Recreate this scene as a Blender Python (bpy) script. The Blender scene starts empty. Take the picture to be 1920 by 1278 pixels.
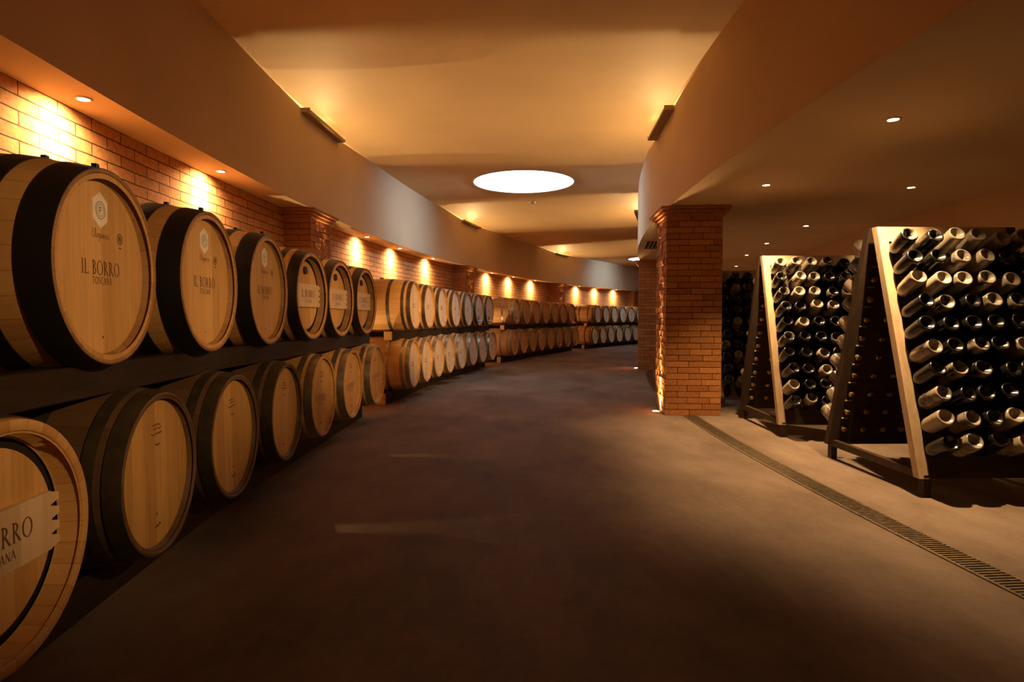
import bpy, bmesh, math, random
from mathutils import Matrix, Vector
from math import sin, cos, pi, radians, degrees, sqrt, atan2
random.seed(7)
sc = bpy.context.scene
COL = sc.collection

# ------------------------------------------------------------------ plan: a curved cellar, all walls concentric
XC, YC = 32.44, 4.89            # centre of the curve
R_WALL, R_LEFT, R_RIGHT, R_BACK = 35.03, 34.72, 30.77, 27.75
Z_SOFF, Z_CEIL = 2.295, 3.36
TH0, TH1 = -13.0, 46.0

def P(R, th, z=0.0):
    t = radians(th)
    return (XC - R*cos(t), YC + R*sin(t), z)

# ------------------------------------------------------------------ object helpers
def link(o, parent=None):
    COL.objects.link(o)
    if parent: o.parent = parent
    return o
def tag(o, label=None, cat=None, group=None, kind=None):
    if label: o['label'] = label
    if cat: o['category'] = cat
    if group: o['group'] = group
    if kind: o['kind'] = kind
    return o
def empty(name, loc, rz=0.0):
    o = bpy.data.objects.new(name, None); o.empty_display_size = .1
    o.location = loc; o.rotation_euler = (0, 0, rz)
    return link(o)
def mesh_obj(name, bm, mat, parent=None, smooth=False, loc=None, rz=0.0, sharp=40):
    me = bpy.data.meshes.new(name)
    bmesh.ops.recalc_face_normals(bm, faces=bm.faces)
    if smooth:
        for f in bm.faces: f.smooth = True
        for e in bm.edges:
            if len(e.link_faces) == 2 and e.calc_face_angle(0) > radians(sharp): e.smooth = False
    bm.to_mesh(me); bm.free()
    me.materials.append(mat)
    o = bpy.data.objects.new(name, me)
    if loc is not None: o.location = loc
    o.rotation_euler = (0, 0, rz)
    return link(o, parent)
def copy_tree(o, parent=None):
    c = o.copy(); COL.objects.link(c)
    if parent: c.parent = parent
    for ch in list(o.children): copy_tree(ch, c)
    return c

def box(bm, x0, x1, y0, y1, z0, z1, jit=0.0, rnd=None, lay=None):
    vs = []
    for x in (x0, x1):
        for y in (y0, y1):
            for z in (z0, z1):
                vs.append(bm.verts.new((x+random.uniform(-jit, jit), y+random.uniform(-jit, jit), z+random.uniform(-jit, jit))))
    idx = [(0,1,3,2),(4,6,7,5),(0,4,5,1),(2,3,7,6),(0,2,6,4),(1,5,7,3)]
    fs = [bm.faces.new([vs[i] for i in q]) for q in idx]
    if lay is not None:
        for f in fs:
            for l in f.loops: l[lay].uv = rnd
    return fs
def prism(bm, poly, y0, y1):
    """poly in (x,z), extruded along y"""
    a = [bm.verts.new((x, y0, z)) for x, z in poly]
    b = [bm.verts.new((x, y1, z)) for x, z in poly]
    n = len(poly)
    bm.faces.new(a); bm.faces.new(b[::-1])
    for i in range(n): bm.faces.new((a[i], b[i], b[(i+1) % n], a[(i+1) % n]))
def prism_x(bm, poly, x0, x1):
    """poly in (y,z), extruded along x"""
    a = [bm.verts.new((x0, y, z)) for y, z in poly]
    b = [bm.verts.new((x1, y, z)) for y, z in poly]
    n = len(poly)
    bm.faces.new(a); bm.faces.new(b[::-1])
    for i in range(n): bm.faces.new((a[i], b[i], b[(i+1) % n], a[(i+1) % n]))
def lathe(bm, prof, n=40, axis='x', uv=None, closed=False):
    """prof: (axial, radius) list"""
    rings = []
    for a, r in prof:
        if r < 1e-6:
            v = bm.verts.new((a, 0, 0) if axis == 'x' else (0, 0, a)); rings.append([v]*n)
        else:
            ring = []
            for k in range(n):
                t = 2*pi*k/n
                ring.append(bm.verts.new((a, r*sin(t), r*cos(t)) if axis == 'x' else (r*cos(t), r*sin(t), a)))
            rings.append(ring)
    m = len(rings)
    for i in range(m if closed else m-1):
        A, B = rings[i], rings[(i+1) % m]
        for k in range(n):
            q = [A[k], A[(k+1) % n], B[(k+1) % n], B[k]]
            u = []
            for v in q:
                if v not in u: u.append(v)
            if len(u) < 3: continue
            f = bm.faces.new(u)
            if uv is not None:
                for l in f.loops:
                    v = l.vert
                    kk = k if v in (A[k], B[k]) else k+1
                    l[uv].uv = (kk/n, prof[i][0] if v in (A[k], A[(k+1) % n]) else prof[(i+1) % m][0])
def arc_sweep(bm, prof, th0, th1, n, local=None):
    """closed (r,z) polygon swept along the curve of the cellar; uv = (arc length, height)"""
    uv = bm.loops.layers.uv.new('UVMap')
    rows = []
    for i in range(n+1):
        th = th0 + (th1-th0)*i/n
        rows.append([bm.verts.new(P(r, th, z)) for r, z in prof])
    m = len(prof)
    for i in range(n):
        a, b = th0+(th1-th0)*i/n, th0+(th1-th0)*(i+1)/n
        for j in range(m):
            k = (j+1) % m
            f = bm.faces.new((rows[i][j], rows[i][k], rows[i+1][k], rows[i+1][j]))
            rm = prof[j][0]
            flat = abs(prof[j][1]-prof[k][1]) < 1e-6
            for l, (t, q) in zip(f.loops, ((a, j), (a, k), (b, k), (b, j))):
                l[uv].uv = (radians(t)*rm, prof[q][0] if flat else prof[q][1])
    bm.faces.new(rows[0]); bm.faces.new(rows[-1][::-1])

# ------------------------------------------------------------------ materials
def newmat(name):
    m = bpy.data.materials.new(name); m.use_nodes = True
    nt = m.node_tree; b = nt.nodes['Principled BSDF']
    return m, nt, b
def N(nt, t, **kw):
    n = nt.nodes.new(t)
    for k, v in kw.items():
        if k.startswith('_'): setattr(n, k[1:], v)
        else: n.inputs[k.replace('__', ' ')].default_value = v
    return n
def c4(c): return (c[0], c[1], c[2], 1)
def ramp(nt, stops):
    r = nt.nodes.new('ShaderNodeValToRGB')
    e = r.color_ramp.elements
    while len(e) < len(stops): e.new(.5)
    for x, (p, c) in zip(e, stops): x.position = p; x.color = c4(c)
    return r
def plain(name, col, rough=.5, metal=0.0, noise=0.0, scale=20, bump=0.0, spec=.5):
    m, nt, b = newmat(name)
    b.inputs['Roughness'].default_value = rough; b.inputs['Metallic'].default_value = metal
    b.inputs['Specular IOR Level'].default_value = spec
    tc = N(nt, 'ShaderNodeTexCoord')
    nz = N(nt, 'ShaderNodeTexNoise', Scale=scale, Detail=5)
    nt.links.new(tc.outputs['Object'], nz.inputs['Vector'])
    lo = tuple(x*(1-noise) for x in col); hi = tuple(min(1, x*(1+noise)) for x in col)
    r = ramp(nt, [(.3, lo), (.7, hi)])
    nt.links.new(nz.outputs['Fac'], r.inputs['Fac']); nt.links.new(r.outputs['Color'], b.inputs['Base Color'])
    if bump:
        bp = N(nt, 'ShaderNodeBump', Strength=bump, Distance=.01)
        nt.links.new(nz.outputs['Fac'], bp.inputs['Height']); nt.links.new(bp.outputs['Normal'], b.inputs['Normal'])
    return m
def emit(name, col, s):
    m, nt, b = newmat(name)
    b.inputs['Base Color'].default_value = (0, 0, 0, 1)
    b.inputs['Emission Color'].default_value = c4(col); b.inputs['Emission Strength'].default_value = s
    return m

def plaster_mat():
    m, nt, b = newmat('plaster')
    tc = N(nt, 'ShaderNodeTexCoord')
    n1 = N(nt, 'ShaderNodeTexNoise', Scale=.9, Detail=4, Roughness=.6)
    n2 = N(nt, 'ShaderNodeTexNoise', Scale=55, Detail=4)
    nt.links.new(tc.outputs['Object'], n1.inputs['Vector']); nt.links.new(tc.outputs['Object'], n2.inputs['Vector'])
    r = ramp(nt, [(.3, (.60, .44, .26)), (.7, (.68, .505, .305))])
    nt.links.new(n1.outputs['Fac'], r.inputs['Fac']); nt.links.new(r.outputs['Color'], b.inputs['Base Color'])
    bp = N(nt, 'ShaderNodeBump', Strength=.12, Distance=.006)
    nt.links.new(n2.outputs['Fac'], bp.inputs['Height']); nt.links.new(bp.outputs['Normal'], b.inputs['Normal'])
    b.inputs['Roughness'].default_value = .85; b.inputs['Specular IOR Level'].default_value = .2
    return m
def floor_mat():
    m, nt, b = newmat('polished_concrete')
    tc = N(nt, 'ShaderNodeTexCoord')
    mp = N(nt, 'ShaderNodeMapping'); mp.inputs['Scale'].default_value = (1, .55, 1)
    n1 = N(nt, 'ShaderNodeTexNoise', Scale=1.3, Detail=7, Roughness=.62)
    n2 = N(nt, 'ShaderNodeTexNoise', Scale=26, Detail=6, Roughness=.7)
    nt.links.new(tc.outputs['Object'], mp.inputs['Vector']); nt.links.new(mp.outputs['Vector'], n1.inputs['Vector'])
    nt.links.new(tc.outputs['Object'], n2.inputs['Vector'])
    r = ramp(nt, [(.32, (.125, .085, .058)), (.5, (.205, .147, .106)), (.68, (.285, .212, .158))])
    nt.links.new(n1.outputs['Fac'], r.inputs['Fac'])
    mx = N(nt, 'ShaderNodeMix', _data_type='RGBA', _blend_type='MULTIPLY'); mx.inputs[0].default_value = .5
    r2 = ramp(nt, [(.35, (.72, .72, .72)), (.65, (1, 1, 1))])
    nt.links.new(n2.outputs['Fac'], r2.inputs['Fac'])
    nt.links.new(r.outputs['Color'], mx.inputs[6]); nt.links.new(r2.outputs['Color'], mx.inputs[7])
    nt.links.new(mx.outputs[2], b.inputs['Base Color'])
    rr = N(nt, 'ShaderNodeMapRange'); rr.inputs[3].default_value = .62; rr.inputs[4].default_value = .8
    nt.links.new(n1.outputs['Fac'], rr.inputs[0]); nt.links.new(rr.outputs[0], b.inputs['Roughness'])
    bp = N(nt, 'ShaderNodeBump', Strength=.08, Distance=.004)
    nt.links.new(n2.outputs['Fac'], bp.inputs['Height']); nt.links.new(bp.outputs['Normal'], b.inputs['Normal'])
    b.inputs['Specular IOR Level'].default_value = .15
    return m
def brickwall_mat():
    m, nt, b = newmat('brick_wall')
    uv = N(nt, 'ShaderNodeUVMap', _uv_map='UVMap')
    nz0 = N(nt, 'ShaderNodeTexNoise', Scale=6, Detail=3)
    nt.links.new(uv.outputs['UV'], nz0.inputs['Vector'])
    sub = N(nt, 'ShaderNodeVectorMath', _operation='SUBTRACT'); sub.inputs[1].default_value = (.5, .5, .5)
    scl = N(nt, 'ShaderNodeVectorMath', _operation='SCALE'); scl.inputs['Scale'].default_value = .012
    add = N(nt, 'ShaderNodeVectorMath', _operation='ADD')
    nt.links.new(nz0.outputs['Color'], sub.inputs[0]); nt.links.new(sub.outputs[0], scl.inputs[0])
    nt.links.new(scl.outputs[0], add.inputs[0]); nt.links.new(uv.outputs['UV'], add.inputs[1])
    bk = N(nt, 'ShaderNodeTexBrick', Scale=1.0)
    bk.inputs['Color1'].default_value = (.60, .30, .13, 1); bk.inputs['Color2'].default_value = (.48, .225, .092, 1)
    bk.inputs['Mortar'].default_value = (.09, .04, .018, 1)
    bk.inputs['Mortar Size'].default_value = .0045; bk.inputs['Mortar Smooth'].default_value = .3; bk.inputs['Bias'].default_value = -.1
    bk.inputs['Brick Width'].default_value = .29; bk.inputs['Row Height'].default_value = .0765
    nt.links.new(add.outputs[0], bk.inputs['Vector'])
    n2 = N(nt, 'ShaderNodeTexNoise', Scale=30, Detail=8, Roughness=.65)
    nt.links.new(uv.outputs['UV'], n2.inputs['Vector'])
    r2 = ramp(nt, [(.3, (.68, .66, .64)), (.68, (1.15, 1.12, 1.08))])
    nt.links.new(n2.outputs['Fac'], r2.inputs['Fac'])
    mx = N(nt, 'ShaderNodeMix', _data_type='RGBA', _blend_type='MULTIPLY'); mx.inputs[0].default_value = 1
    nt.links.new(bk.outputs['Color'], mx.inputs[6]); nt.links.new(r2.outputs['Color'], mx.inputs[7])
    nt.links.new(mx.outputs[2], b.inputs['Base Color'])
    ht = N(nt, 'ShaderNodeMath', _operation='MULTIPLY_ADD'); ht.inputs[1].default_value = -1.0
    nt.links.new(bk.outputs['Fac'], ht.inputs[0])
    sm = N(nt, 'ShaderNodeMath', _operation='MULTIPLY'); sm.inputs[1].default_value = .55
    nt.links.new(n2.outputs['Fac'], sm.inputs[0]); nt.links.new(sm.outputs[0], ht.inputs[2])
    bp = N(nt, 'ShaderNodeBump', Strength=.8, Distance=.008)
    nt.links.new(ht.outputs[0], bp.inputs['Height']); nt.links.new(bp.outputs['Normal'], b.inputs['Normal'])
    b.inputs['Roughness'].default_value = .85; b.inputs['Specular IOR Level'].default_value = .15
    return m
def brick_mat():
    """bricks modelled one by one; each carries its own tone in the uv map 'tone'"""
    m, nt, b = newmat('brick')
    uv = N(nt, 'ShaderNodeUVMap', _uv_map='tone')
    sp = N(nt, 'ShaderNodeSeparateXYZ'); nt.links.new(uv.outputs['UV'], sp.inputs[0])
    r = ramp(nt, [(0, (.06, .028, .013)), (.12, (.28, .11, .036)), (.6, (.45, .19, .062)), (1, (.55, .265, .09))])
    nt.links.new(sp.outputs['X'], r.inputs['Fac'])
    tc = N(nt, 'ShaderNodeTexCoord')
    n2 = N(nt, 'ShaderNodeTexNoise', Scale=38, Detail=8, Roughness=.65)
    nt.links.new(tc.outputs['Object'], n2.inputs['Vector'])
    r2 = ramp(nt, [(.3, (.7, .68, .66)), (.68, (1.1, 1.08, 1.05))])
    nt.links.new(n2.outputs['Fac'], r2.inputs['Fac'])
    mx = N(nt, 'ShaderNodeMix', _data_type='RGBA', _blend_type='MULTIPLY'); mx.inputs[0].default_value = 1
    nt.links.new(r.outputs['Color'], mx.inputs[6]); nt.links.new(r2.outputs['Color'], mx.inputs[7])
    nt.links.new(mx.outputs[2], b.inputs['Base Color'])
    bp = N(nt, 'ShaderNodeBump', Strength=.5, Distance=.006)
    nt.links.new(n2.outputs['Fac'], bp.inputs['Height']); nt.links.new(bp.outputs['Normal'], b.inputs['Normal'])
    b.inputs['Roughness'].default_value = .85; b.inputs['Specular IOR Level'].default_value = .15
    return m
def stave_mat(name, lo, hi, seam, count=30):
    m, nt, b = newmat(name)
    uv = N(nt, 'ShaderNodeUVMap', _uv_map='UVMap')
    sp = N(nt, 'ShaderNodeSeparateXYZ'); nt.links.new(uv.outputs['UV'], sp.inputs[0])
    mu = N(nt, 'ShaderNodeMath', _operation='MULTIPLY'); mu.inputs[1].default_value = count
    nt.links.new(sp.outputs['X'], mu.inputs[0])
    fl = N(nt, 'ShaderNodeMath', _operation='FLOOR'); nt.links.new(mu.outputs[0], fl.inputs[0])
    wn = N(nt, 'ShaderNodeTexWhiteNoise', _noise_dimensions='2D')
    oi = N(nt, 'ShaderNodeObjectInfo')
    cb = N(nt, 'ShaderNodeCombineXYZ'); nt.links.new(fl.outputs[0], cb.inputs[0]); nt.links.new(oi.outputs['Random'], cb.inputs[1])
    nt.links.new(cb.outputs[0], wn.inputs['Vector'])
    mp = N(nt, 'ShaderNodeMapping'); mp.inputs['Scale'].default_value = (90, 5, 1)
    nt.links.new(uv.outputs['UV'], mp.inputs['Vector'])
    nz = N(nt, 'ShaderNodeTexNoise', Scale=1, Detail=5, Roughness=.6); nt.links.new(mp.outputs[0], nz.inputs['Vector'])
    av = N(nt, 'ShaderNodeMath', _operation='MULTIPLY_ADD'); av.inputs[1].default_value = .45
    nt.links.new(wn.outputs['Value'], av.inputs[0]); 
    h = N(nt, 'ShaderNodeMath', _operation='MULTIPLY'); h.inputs[1].default_value = .55; nt.links.new(nz.outputs['Fac'], h.inputs[0])
    nt.links.new(h.outputs[0], av.inputs[2])
    r = ramp(nt, [(.1, lo), (.85, hi)]); nt.links.new(av.outputs[0], r.inputs['Fac'])
    fr = N(nt, 'ShaderNodeMath', _operation='FRACT'); nt.links.new(mu.outputs[0], fr.inputs[0])
    sb = N(nt, 'ShaderNodeMath', _operation='SUBTRACT'); sb.inputs[1].default_value = .5; nt.links.new(fr.outputs[0], sb.inputs[0])
    ab = N(nt, 'ShaderNodeMath', _operation='ABSOLUTE'); nt.links.new(sb.outputs[0], ab.inputs[0])
    gt = N(nt, 'ShaderNodeMath', _operation='GREATER_THAN'); gt.inputs[1].default_value = .487; nt.links.new(ab.outputs[0], gt.inputs[0])
    mx = N(nt, 'ShaderNodeMix', _data_type='RGBA'); mx.inputs[7].default_value = c4(seam)
    gs = N(nt, 'ShaderNodeMath', _operation='MULTIPLY'); gs.inputs[1].default_value = .6; nt.links.new(gt.outputs[0], gs.inputs[0])
    nt.links.new(gs.outputs[0], mx.inputs[0]); nt.links.new(r.outputs['Color'], mx.inputs[6])
    nt.links.new(mx.outputs[2], b.inputs['Base Color'])
    bp = N(nt, 'ShaderNodeBump', Strength=.15, Distance=.003)
    nt.links.new(nz.outputs['Fac'], bp.inputs['Height']); nt.links.new(bp.outputs['Normal'], b.inputs['Normal'])
    b.inputs['Roughness'].default_value = .6; b.inputs['Specular IOR Level'].default_value = .25
    return m
def grain_mat(name, lo, hi, scale=(3, 3, 40), rough=.65, plank=None):
    """wood in object coordinates, grain along the axis with the smallest scale"""
    m, nt, b = newmat(name)
    tc = N(nt, 'ShaderNodeTexCoord'); oi = N(nt, 'ShaderNodeObjectInfo')
    off = N(nt, 'ShaderNodeVectorMath', _operation='SCALE'); off.inputs[0].default_value = (7, 11, 5)
    nt.links.new(oi.outputs['Random'], off.inputs['Scale'])
    ad = N(nt, 'ShaderNodeVectorMath', _operation='ADD')
    nt.links.new(tc.outputs['Object'], ad.inputs[0]); nt.links.new(off.outputs[0], ad.inputs[1])
    mp = N(nt, 'ShaderNodeMapping'); mp.inputs['Scale'].default_value = scale
    nt.links.new(ad.outputs[0], mp.inputs['Vector'])
    nz = N(nt, 'ShaderNodeTexNoise', Scale=1, Detail=7, Roughness=.62); nt.links.new(mp.outputs[0], nz.inputs['Vector'])
    r = ramp(nt, [(.25, lo), (.75, hi)])
    src = nz.outputs['Fac']
    if plank:
        sp = N(nt, 'ShaderNodeSeparateXYZ'); nt.links.new(tc.outputs['Object'], sp.inputs[0])
        dv = N(nt, 'ShaderNodeMath', _operation='DIVIDE'); dv.inputs[1].default_value = plank; nt.links.new(sp.outputs['Y'], dv.inputs[0])
        fl = N(nt, 'ShaderNodeMath', _operation='FLOOR'); nt.links.new(dv.outputs[0], fl.inputs[0])
        cb = N(nt, 'ShaderNodeCombineXYZ'); nt.links.new(fl.outputs[0], cb.inputs[0]); nt.links.new(oi.outputs['Random'], cb.inputs[1])
        wn = N(nt, 'ShaderNodeTexWhiteNoise', _noise_dimensions='2D'); nt.links.new(cb.outputs[0], wn.inputs['Vector'])
        a = N(nt, 'ShaderNodeMath', _operation='MULTIPLY'); a.inputs[1].default_value = .30; nt.links.new(wn.outputs['Value'], a.inputs[0])
        c = N(nt, 'ShaderNodeMath', _operation='MULTIPLY_ADD'); c.inputs[1].default_value = .7
        nt.links.new(nz.outputs['Fac'], c.inputs[0]); nt.links.new(a.outputs[0], c.inputs[2]); src = c.outputs[0]
    nt.links.new(src, r.inputs['Fac']); nt.links.new(r.outputs['Color'], b.inputs['Base Color'])
    bp = N(nt, 'ShaderNodeBump', Strength=.15, Distance=.003)
    nt.links.new(nz.outputs['Fac'], bp.inputs['Height']); nt.links.new(bp.outputs['Normal'], b.inputs['Normal'])
    b.inputs['Roughness'].default_value = rough; b.inputs['Specular IOR Level'].default_value = .25
    return m

M = dict(
    plaster=plaster_mat(), floor=floor_mat(), brickwall=brickwall_mat(), brick=brick_mat(),
    oak=stave_mat('oak_staves', (.44, .22, .07), (.70, .41, .155), (.12, .06, .02)),
    oak_shaded=stave_mat('shaded_oak_staves', (.085, .047, .022), (.16, .09, .045), (.05, .025, .01)),  # oak colour darkened to carry the shade under the top row
    oak_brown=stave_mat('brown_oak_staves', (.20, .10, .04), (.34, .185, .08), (.05, .025, .01)),
    oak_mid=stave_mat('chime_oak', (.24, .12, .042), (.40, .215, .085), (.06, .03, .012)),
    head=grain_mat('oak_head', (.52, .285, .095), (.76, .46, .19), (60, 60, 3), plank=.088),
    head_pale=grain_mat('pale_oak_head', (.62, .44, .28), (.80, .61, .43), (60, 60, 3), plank=.088),
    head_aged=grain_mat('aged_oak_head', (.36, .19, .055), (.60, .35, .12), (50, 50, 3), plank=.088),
    black=plain('black_hoop_paint', (.012, .010, .009), .45, 0, .2, 14),
    umber=plain('umber_hoop_steel', (.030, .018, .011), .42, .3, .25, 16),
    tan=plain('tan_hoop_steel', (.30, .20, .11), .5, .4, .2, 16),
    brown=plain('brown_hoop_steel', (.10, .062, .034), .45, .5, .3, 18),
    oldsteel=plain('old_hoop_steel', (.085, .065, .038), .48, .6, .3, 16),
    steel=plain('galvanised_hoop', (.42, .36, .28), .34, .85, .25, 16),
    ink=plain('burnt_ink', (.15, .065, .024), .8, 0, .2, 60),
    faint=plain('faint_ink', (.20, .10, .045), .8, 0, .2, 60),
    paper=plain('white_paper', (.86, .80, .74), .8, 0, .08, 40),
    gap=plain('dark_recess', (.012, .008, .005), .8),
    bung=plain('dark_bung', (.05, .022, .012), .5),
    stain=plain('wine_stain', (.07, .012, .012), .6),
    glassy=plain('clear_tap', (.75, .72, .70), .08, 0, 0, 10, 0, 1.0),
    beam=grain_mat('dark_beam', (.016, .009, .005), (.042, .024, .013), (30, 3, 30)),
    block=grain_mat('pale_wood', (.46, .26, .10), (.62, .38, .17), (30, 4, 30)),
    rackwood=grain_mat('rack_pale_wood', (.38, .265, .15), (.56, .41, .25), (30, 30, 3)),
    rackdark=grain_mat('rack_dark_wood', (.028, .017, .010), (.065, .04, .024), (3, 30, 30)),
    rackmid=grain_mat('rack_brown_wood', (.035, .021, .012), (.07, .044, .026), (30, 30, 3)),  # brown wood, darkened further for the weak grazing light on rear boards
    gold=plain('gold_crown', (.62, .40, .12), .32, .9, .1, 40),
    iron=plain('grate_steel', (.22, .16, .10), .45, .7, .35, 30),
    pit=plain('drain_pit', (.02, .015, .01), .9),
    grille=plain('dark_grille', (.03, .026, .022), .5, .3),
    slot=plain('grille_slot', (.004, .004, .004), .8),
    trim=plain('lamp_trim', (.55, .46, .34), .4, .3),
    tray=plain('cove_tray', (.30, .20, .11), .6),
    lens=emit('lamp_lens', (1, .80, .52), 45),
    tube=emit('cove_lamp', (1, .72, .36), 20),
    sky=emit('skylight_diffuser', (.70, .90, 1.15), 4.6),
    white=plain('white_plastic', (.8, .76, .7), .4),
)
def bottle_mat():
    m, nt, b = newmat('dark_bottle_glass')
    tc = N(nt, 'ShaderNodeTexCoord'); oi = N(nt, 'ShaderNodeObjectInfo')
    nz = N(nt, 'ShaderNodeTexNoise', Scale=9, Detail=6, Roughness=.65)
    nt.links.new(tc.outputs['Object'], nz.inputs['Vector'])
    a = N(nt, 'ShaderNodeMath', _operation='MULTIPLY_ADD'); a.inputs[1].default_value = .6
    nt.links.new(oi.outputs['Random'], a.inputs[0]); nt.links.new(nz.outputs['Fac'], a.inputs[2])
    r = ramp(nt, [(.80, (.007, .007, .005)), (1.20, (.33, .27, .195))])      # thin dust on some bottles
    nt.links.new(a.outputs[0], r.inputs['Fac']); nt.links.new(r.outputs['Color'], b.inputs['Base Color'])
    b.inputs['Roughness'].default_value = .26
    b.inputs['Coat Weight'].default_value = .35; b.inputs['Coat Roughness'].default_value = .06
    return m
M['bottle'] = bottle_mat()

# ------------------------------------------------------------------ the setting
def struct(name, bm, mat, **kw):
    o = mesh_obj(name, bm, mat, **kw); o['kind'] = 'structure'; return o
bm = bmesh.new(); arc_sweep(bm, [(27.3, -.25), (35.5, -.25), (35.5, 0), (27.3, 0)], TH0-1, TH1+1, 120)
struct('floor', bm, M['floor'])
bm = bmesh.new(); arc_sweep(bm, [(R_WALL, 0), (R_WALL+.3, 0), (R_WALL+.3, Z_SOFF), (R_WALL, Z_SOFF)], TH0, TH1, 240)
struct('wall_left', bm, M['brickwall'])
bm = bmesh.new(); arc_sweep(bm, [(R_LEFT, Z_SOFF), (R_WALL+.3, Z_SOFF), (R_WALL+.3, Z_CEIL), (R_LEFT, Z_CEIL)], TH0, TH1, 240)
struct('beam_left', bm, M['plaster'], smooth=True)
bm = bmesh.new(); arc_sweep(bm, [(30.3, Z_CEIL), (35.4, Z_CEIL), (35.4, Z_CEIL+.25), (30.3, Z_CEIL+.25)], TH0, TH1, 240)
struct('ceiling', bm, M['plaster'])
bm = bmesh.new(); arc_sweep(bm, [(R_BACK-.25, Z_SOFF), (R_RIGHT, Z_SOFF), (R_RIGHT, Z_CEIL), (R_RIGHT-.4, Z_CEIL), (R_RIGHT-.4, Z_SOFF+.25), (R_BACK-.25, Z_SOFF+.25)], TH0, TH1, 240)
struct('ceiling_right', bm, M['plaster'], smooth=True)
bm = bmesh.new(); arc_sweep(bm, [(R_BACK-.25, 0), (R_BACK, 0), (R_BACK, Z_SOFF), (R_BACK-.25, Z_SOFF)], TH0, TH1, 200)
struct('wall_right', bm, M['plaster'], smooth=True)
for nm, th in (('wall_near', TH0-.35), ('wall_far', TH1)):
    bm = bmesh.new(); arc_sweep(bm, [(R_BACK-.25, 0), (R_WALL+.3, 0), (R_WALL+.3, Z_CEIL+.25), (R_BACK-.25, Z_CEIL+.25)], th, th+.35, 1)
    struct(nm, bm, M['plaster'])

# ---- brick pillars: every brick of a pillar in its one mesh; local x towards the aisle is -x (outer radius), y along the curve
COURSE, JOINT = .0672, .0065
def pillar_mesh(depth, width, h, rough_aisle=True):
    """x from 0 (aisle face) to +depth (towards the curve's centre, or the wall), y +-width/2"""
    bm = bmesh.new(); lay = bm.loops.layers.uv.new('tone')
    box(bm, .012, depth-.012, -width/2+.012, width/2-.012, 0, h, 0, (0.0, 0), lay)
    n = int(round(h/COURSE)); ch = h/n
    def courses(length, place, rough):
        for i in range(n):
            z0, z1 = i*ch+JOINT/2, (i+1)*ch-JOINT/2
            x = 0; first = True
            while x < length-.02:
                L = random.choice((.245, .27, .255)) if not (first and i % 2) else .13
                L *= random.uniform(.93, 1.07); first = False
                if length-(x+L) < .07: L = length-x
                x1 = min(length, x+L)
                place(x+JOINT/2*(x > 0), x1-JOINT/2*(x1 < length), z0, z1, rough)
                x = x1
    def tone(): return (min(1, max(.13, random.gauss(.52, .11))), 0)
    def aisle(a, b, z0, z1, rough):
        o = random.uniform(-.003, .006) if rough else random.uniform(0, .003)
        k = 3
        for q in range(k):          # split face: broken into rough lumps
            s0, s1 = a+(b-a)*q/k, a+(b-a)*(q+1)/k
            oo = o+random.uniform(-.003, .004)
            box(bm, -oo, .02, s0-width/2, s1-width/2, z0, z1, .0035 if rough else .0008, tone_now[0], lay)
    tone_now = [None]
    def aisle_t(a, b, z0, z1, rough):
        tone_now[0] = tone(); aisle(a, b, z0, z1, rough)
    courses(width, aisle_t, rough_aisle)
    for sgn in (-1, 1):
        def side(a, b, z0, z1, rough, sgn=sgn):
            o = random.uniform(0, .004)
            y = sgn*width/2
            box(bm, a, b, min(y+sgn*o, y-sgn*.02), max(y+sgn*o, y-sgn*.02), z0, z1, .0009, tone(), lay)
        courses(depth, side, False)
    def back(a, b, z0, z1, rough):
        box(bm, depth-.02, depth+random.uniform(0, .003), a-width/2, b-width/2, z0, z1, .0008, tone(), lay)
    courses(width, back, False)
    return bm
def cap_mesh(depth, width, ztop, free_back):
    bm = bmesh.new(); lay = bm.loops.layers.uv.new('tone')
    hgt = .034
    for k in range(3):
        e = .024+.026*k
        z0 = ztop-hgt*(3-k); 
        box(bm, -e, depth+(e if free_back else 0), -width/2-e, width/2+e, z0, z0+hgt-.004, .0006, (.5+.1*random.random(), 0), lay)
        box(bm, -e+.012, depth-.01, -width/2-e+.012, width/2+e-.012, z0, z0+hgt, 0, (.05, 0), lay)
    return bm
def place_pillar(name, label, R, th, depth, width, free_back, sgn):
    o = mesh_obj(name, pillar_mesh(depth, width, Z_SOFF-.09), M['brick'], loc=P(R, th), rz=-radians(th) + (0 if sgn > 0 else pi))
    o['kind'] = 'structure'; o['label'] = label
    mesh_obj('pillar_cap', cap_mesh(depth, width, Z_SOFF-.002, free_back), M['brick'], o)
    return o
BAYS = [3.55, 15.65, 27.75, 39.3]
RPIL = [3.85, 15.33, 27.4, 39.2]
for th, w in zip(BAYS, ('nearest brick pilaster on the barrel wall', 'second brick pilaster along the barrel wall', 'third brick pilaster along the barrel wall', 'farthest brick pilaster on the barrel wall')):
    place_pillar('pilaster', w, R_LEFT+.005, th, .30, .60, False, -1)
for th, w in zip(RPIL[:2], ('tall brick pillar in front of the bottle racks', 'brick pillar farther along, half hidden behind the near pillar')):
    place_pillar('pillar', w, 30.79, th, .60, .62, True, 1)

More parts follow.
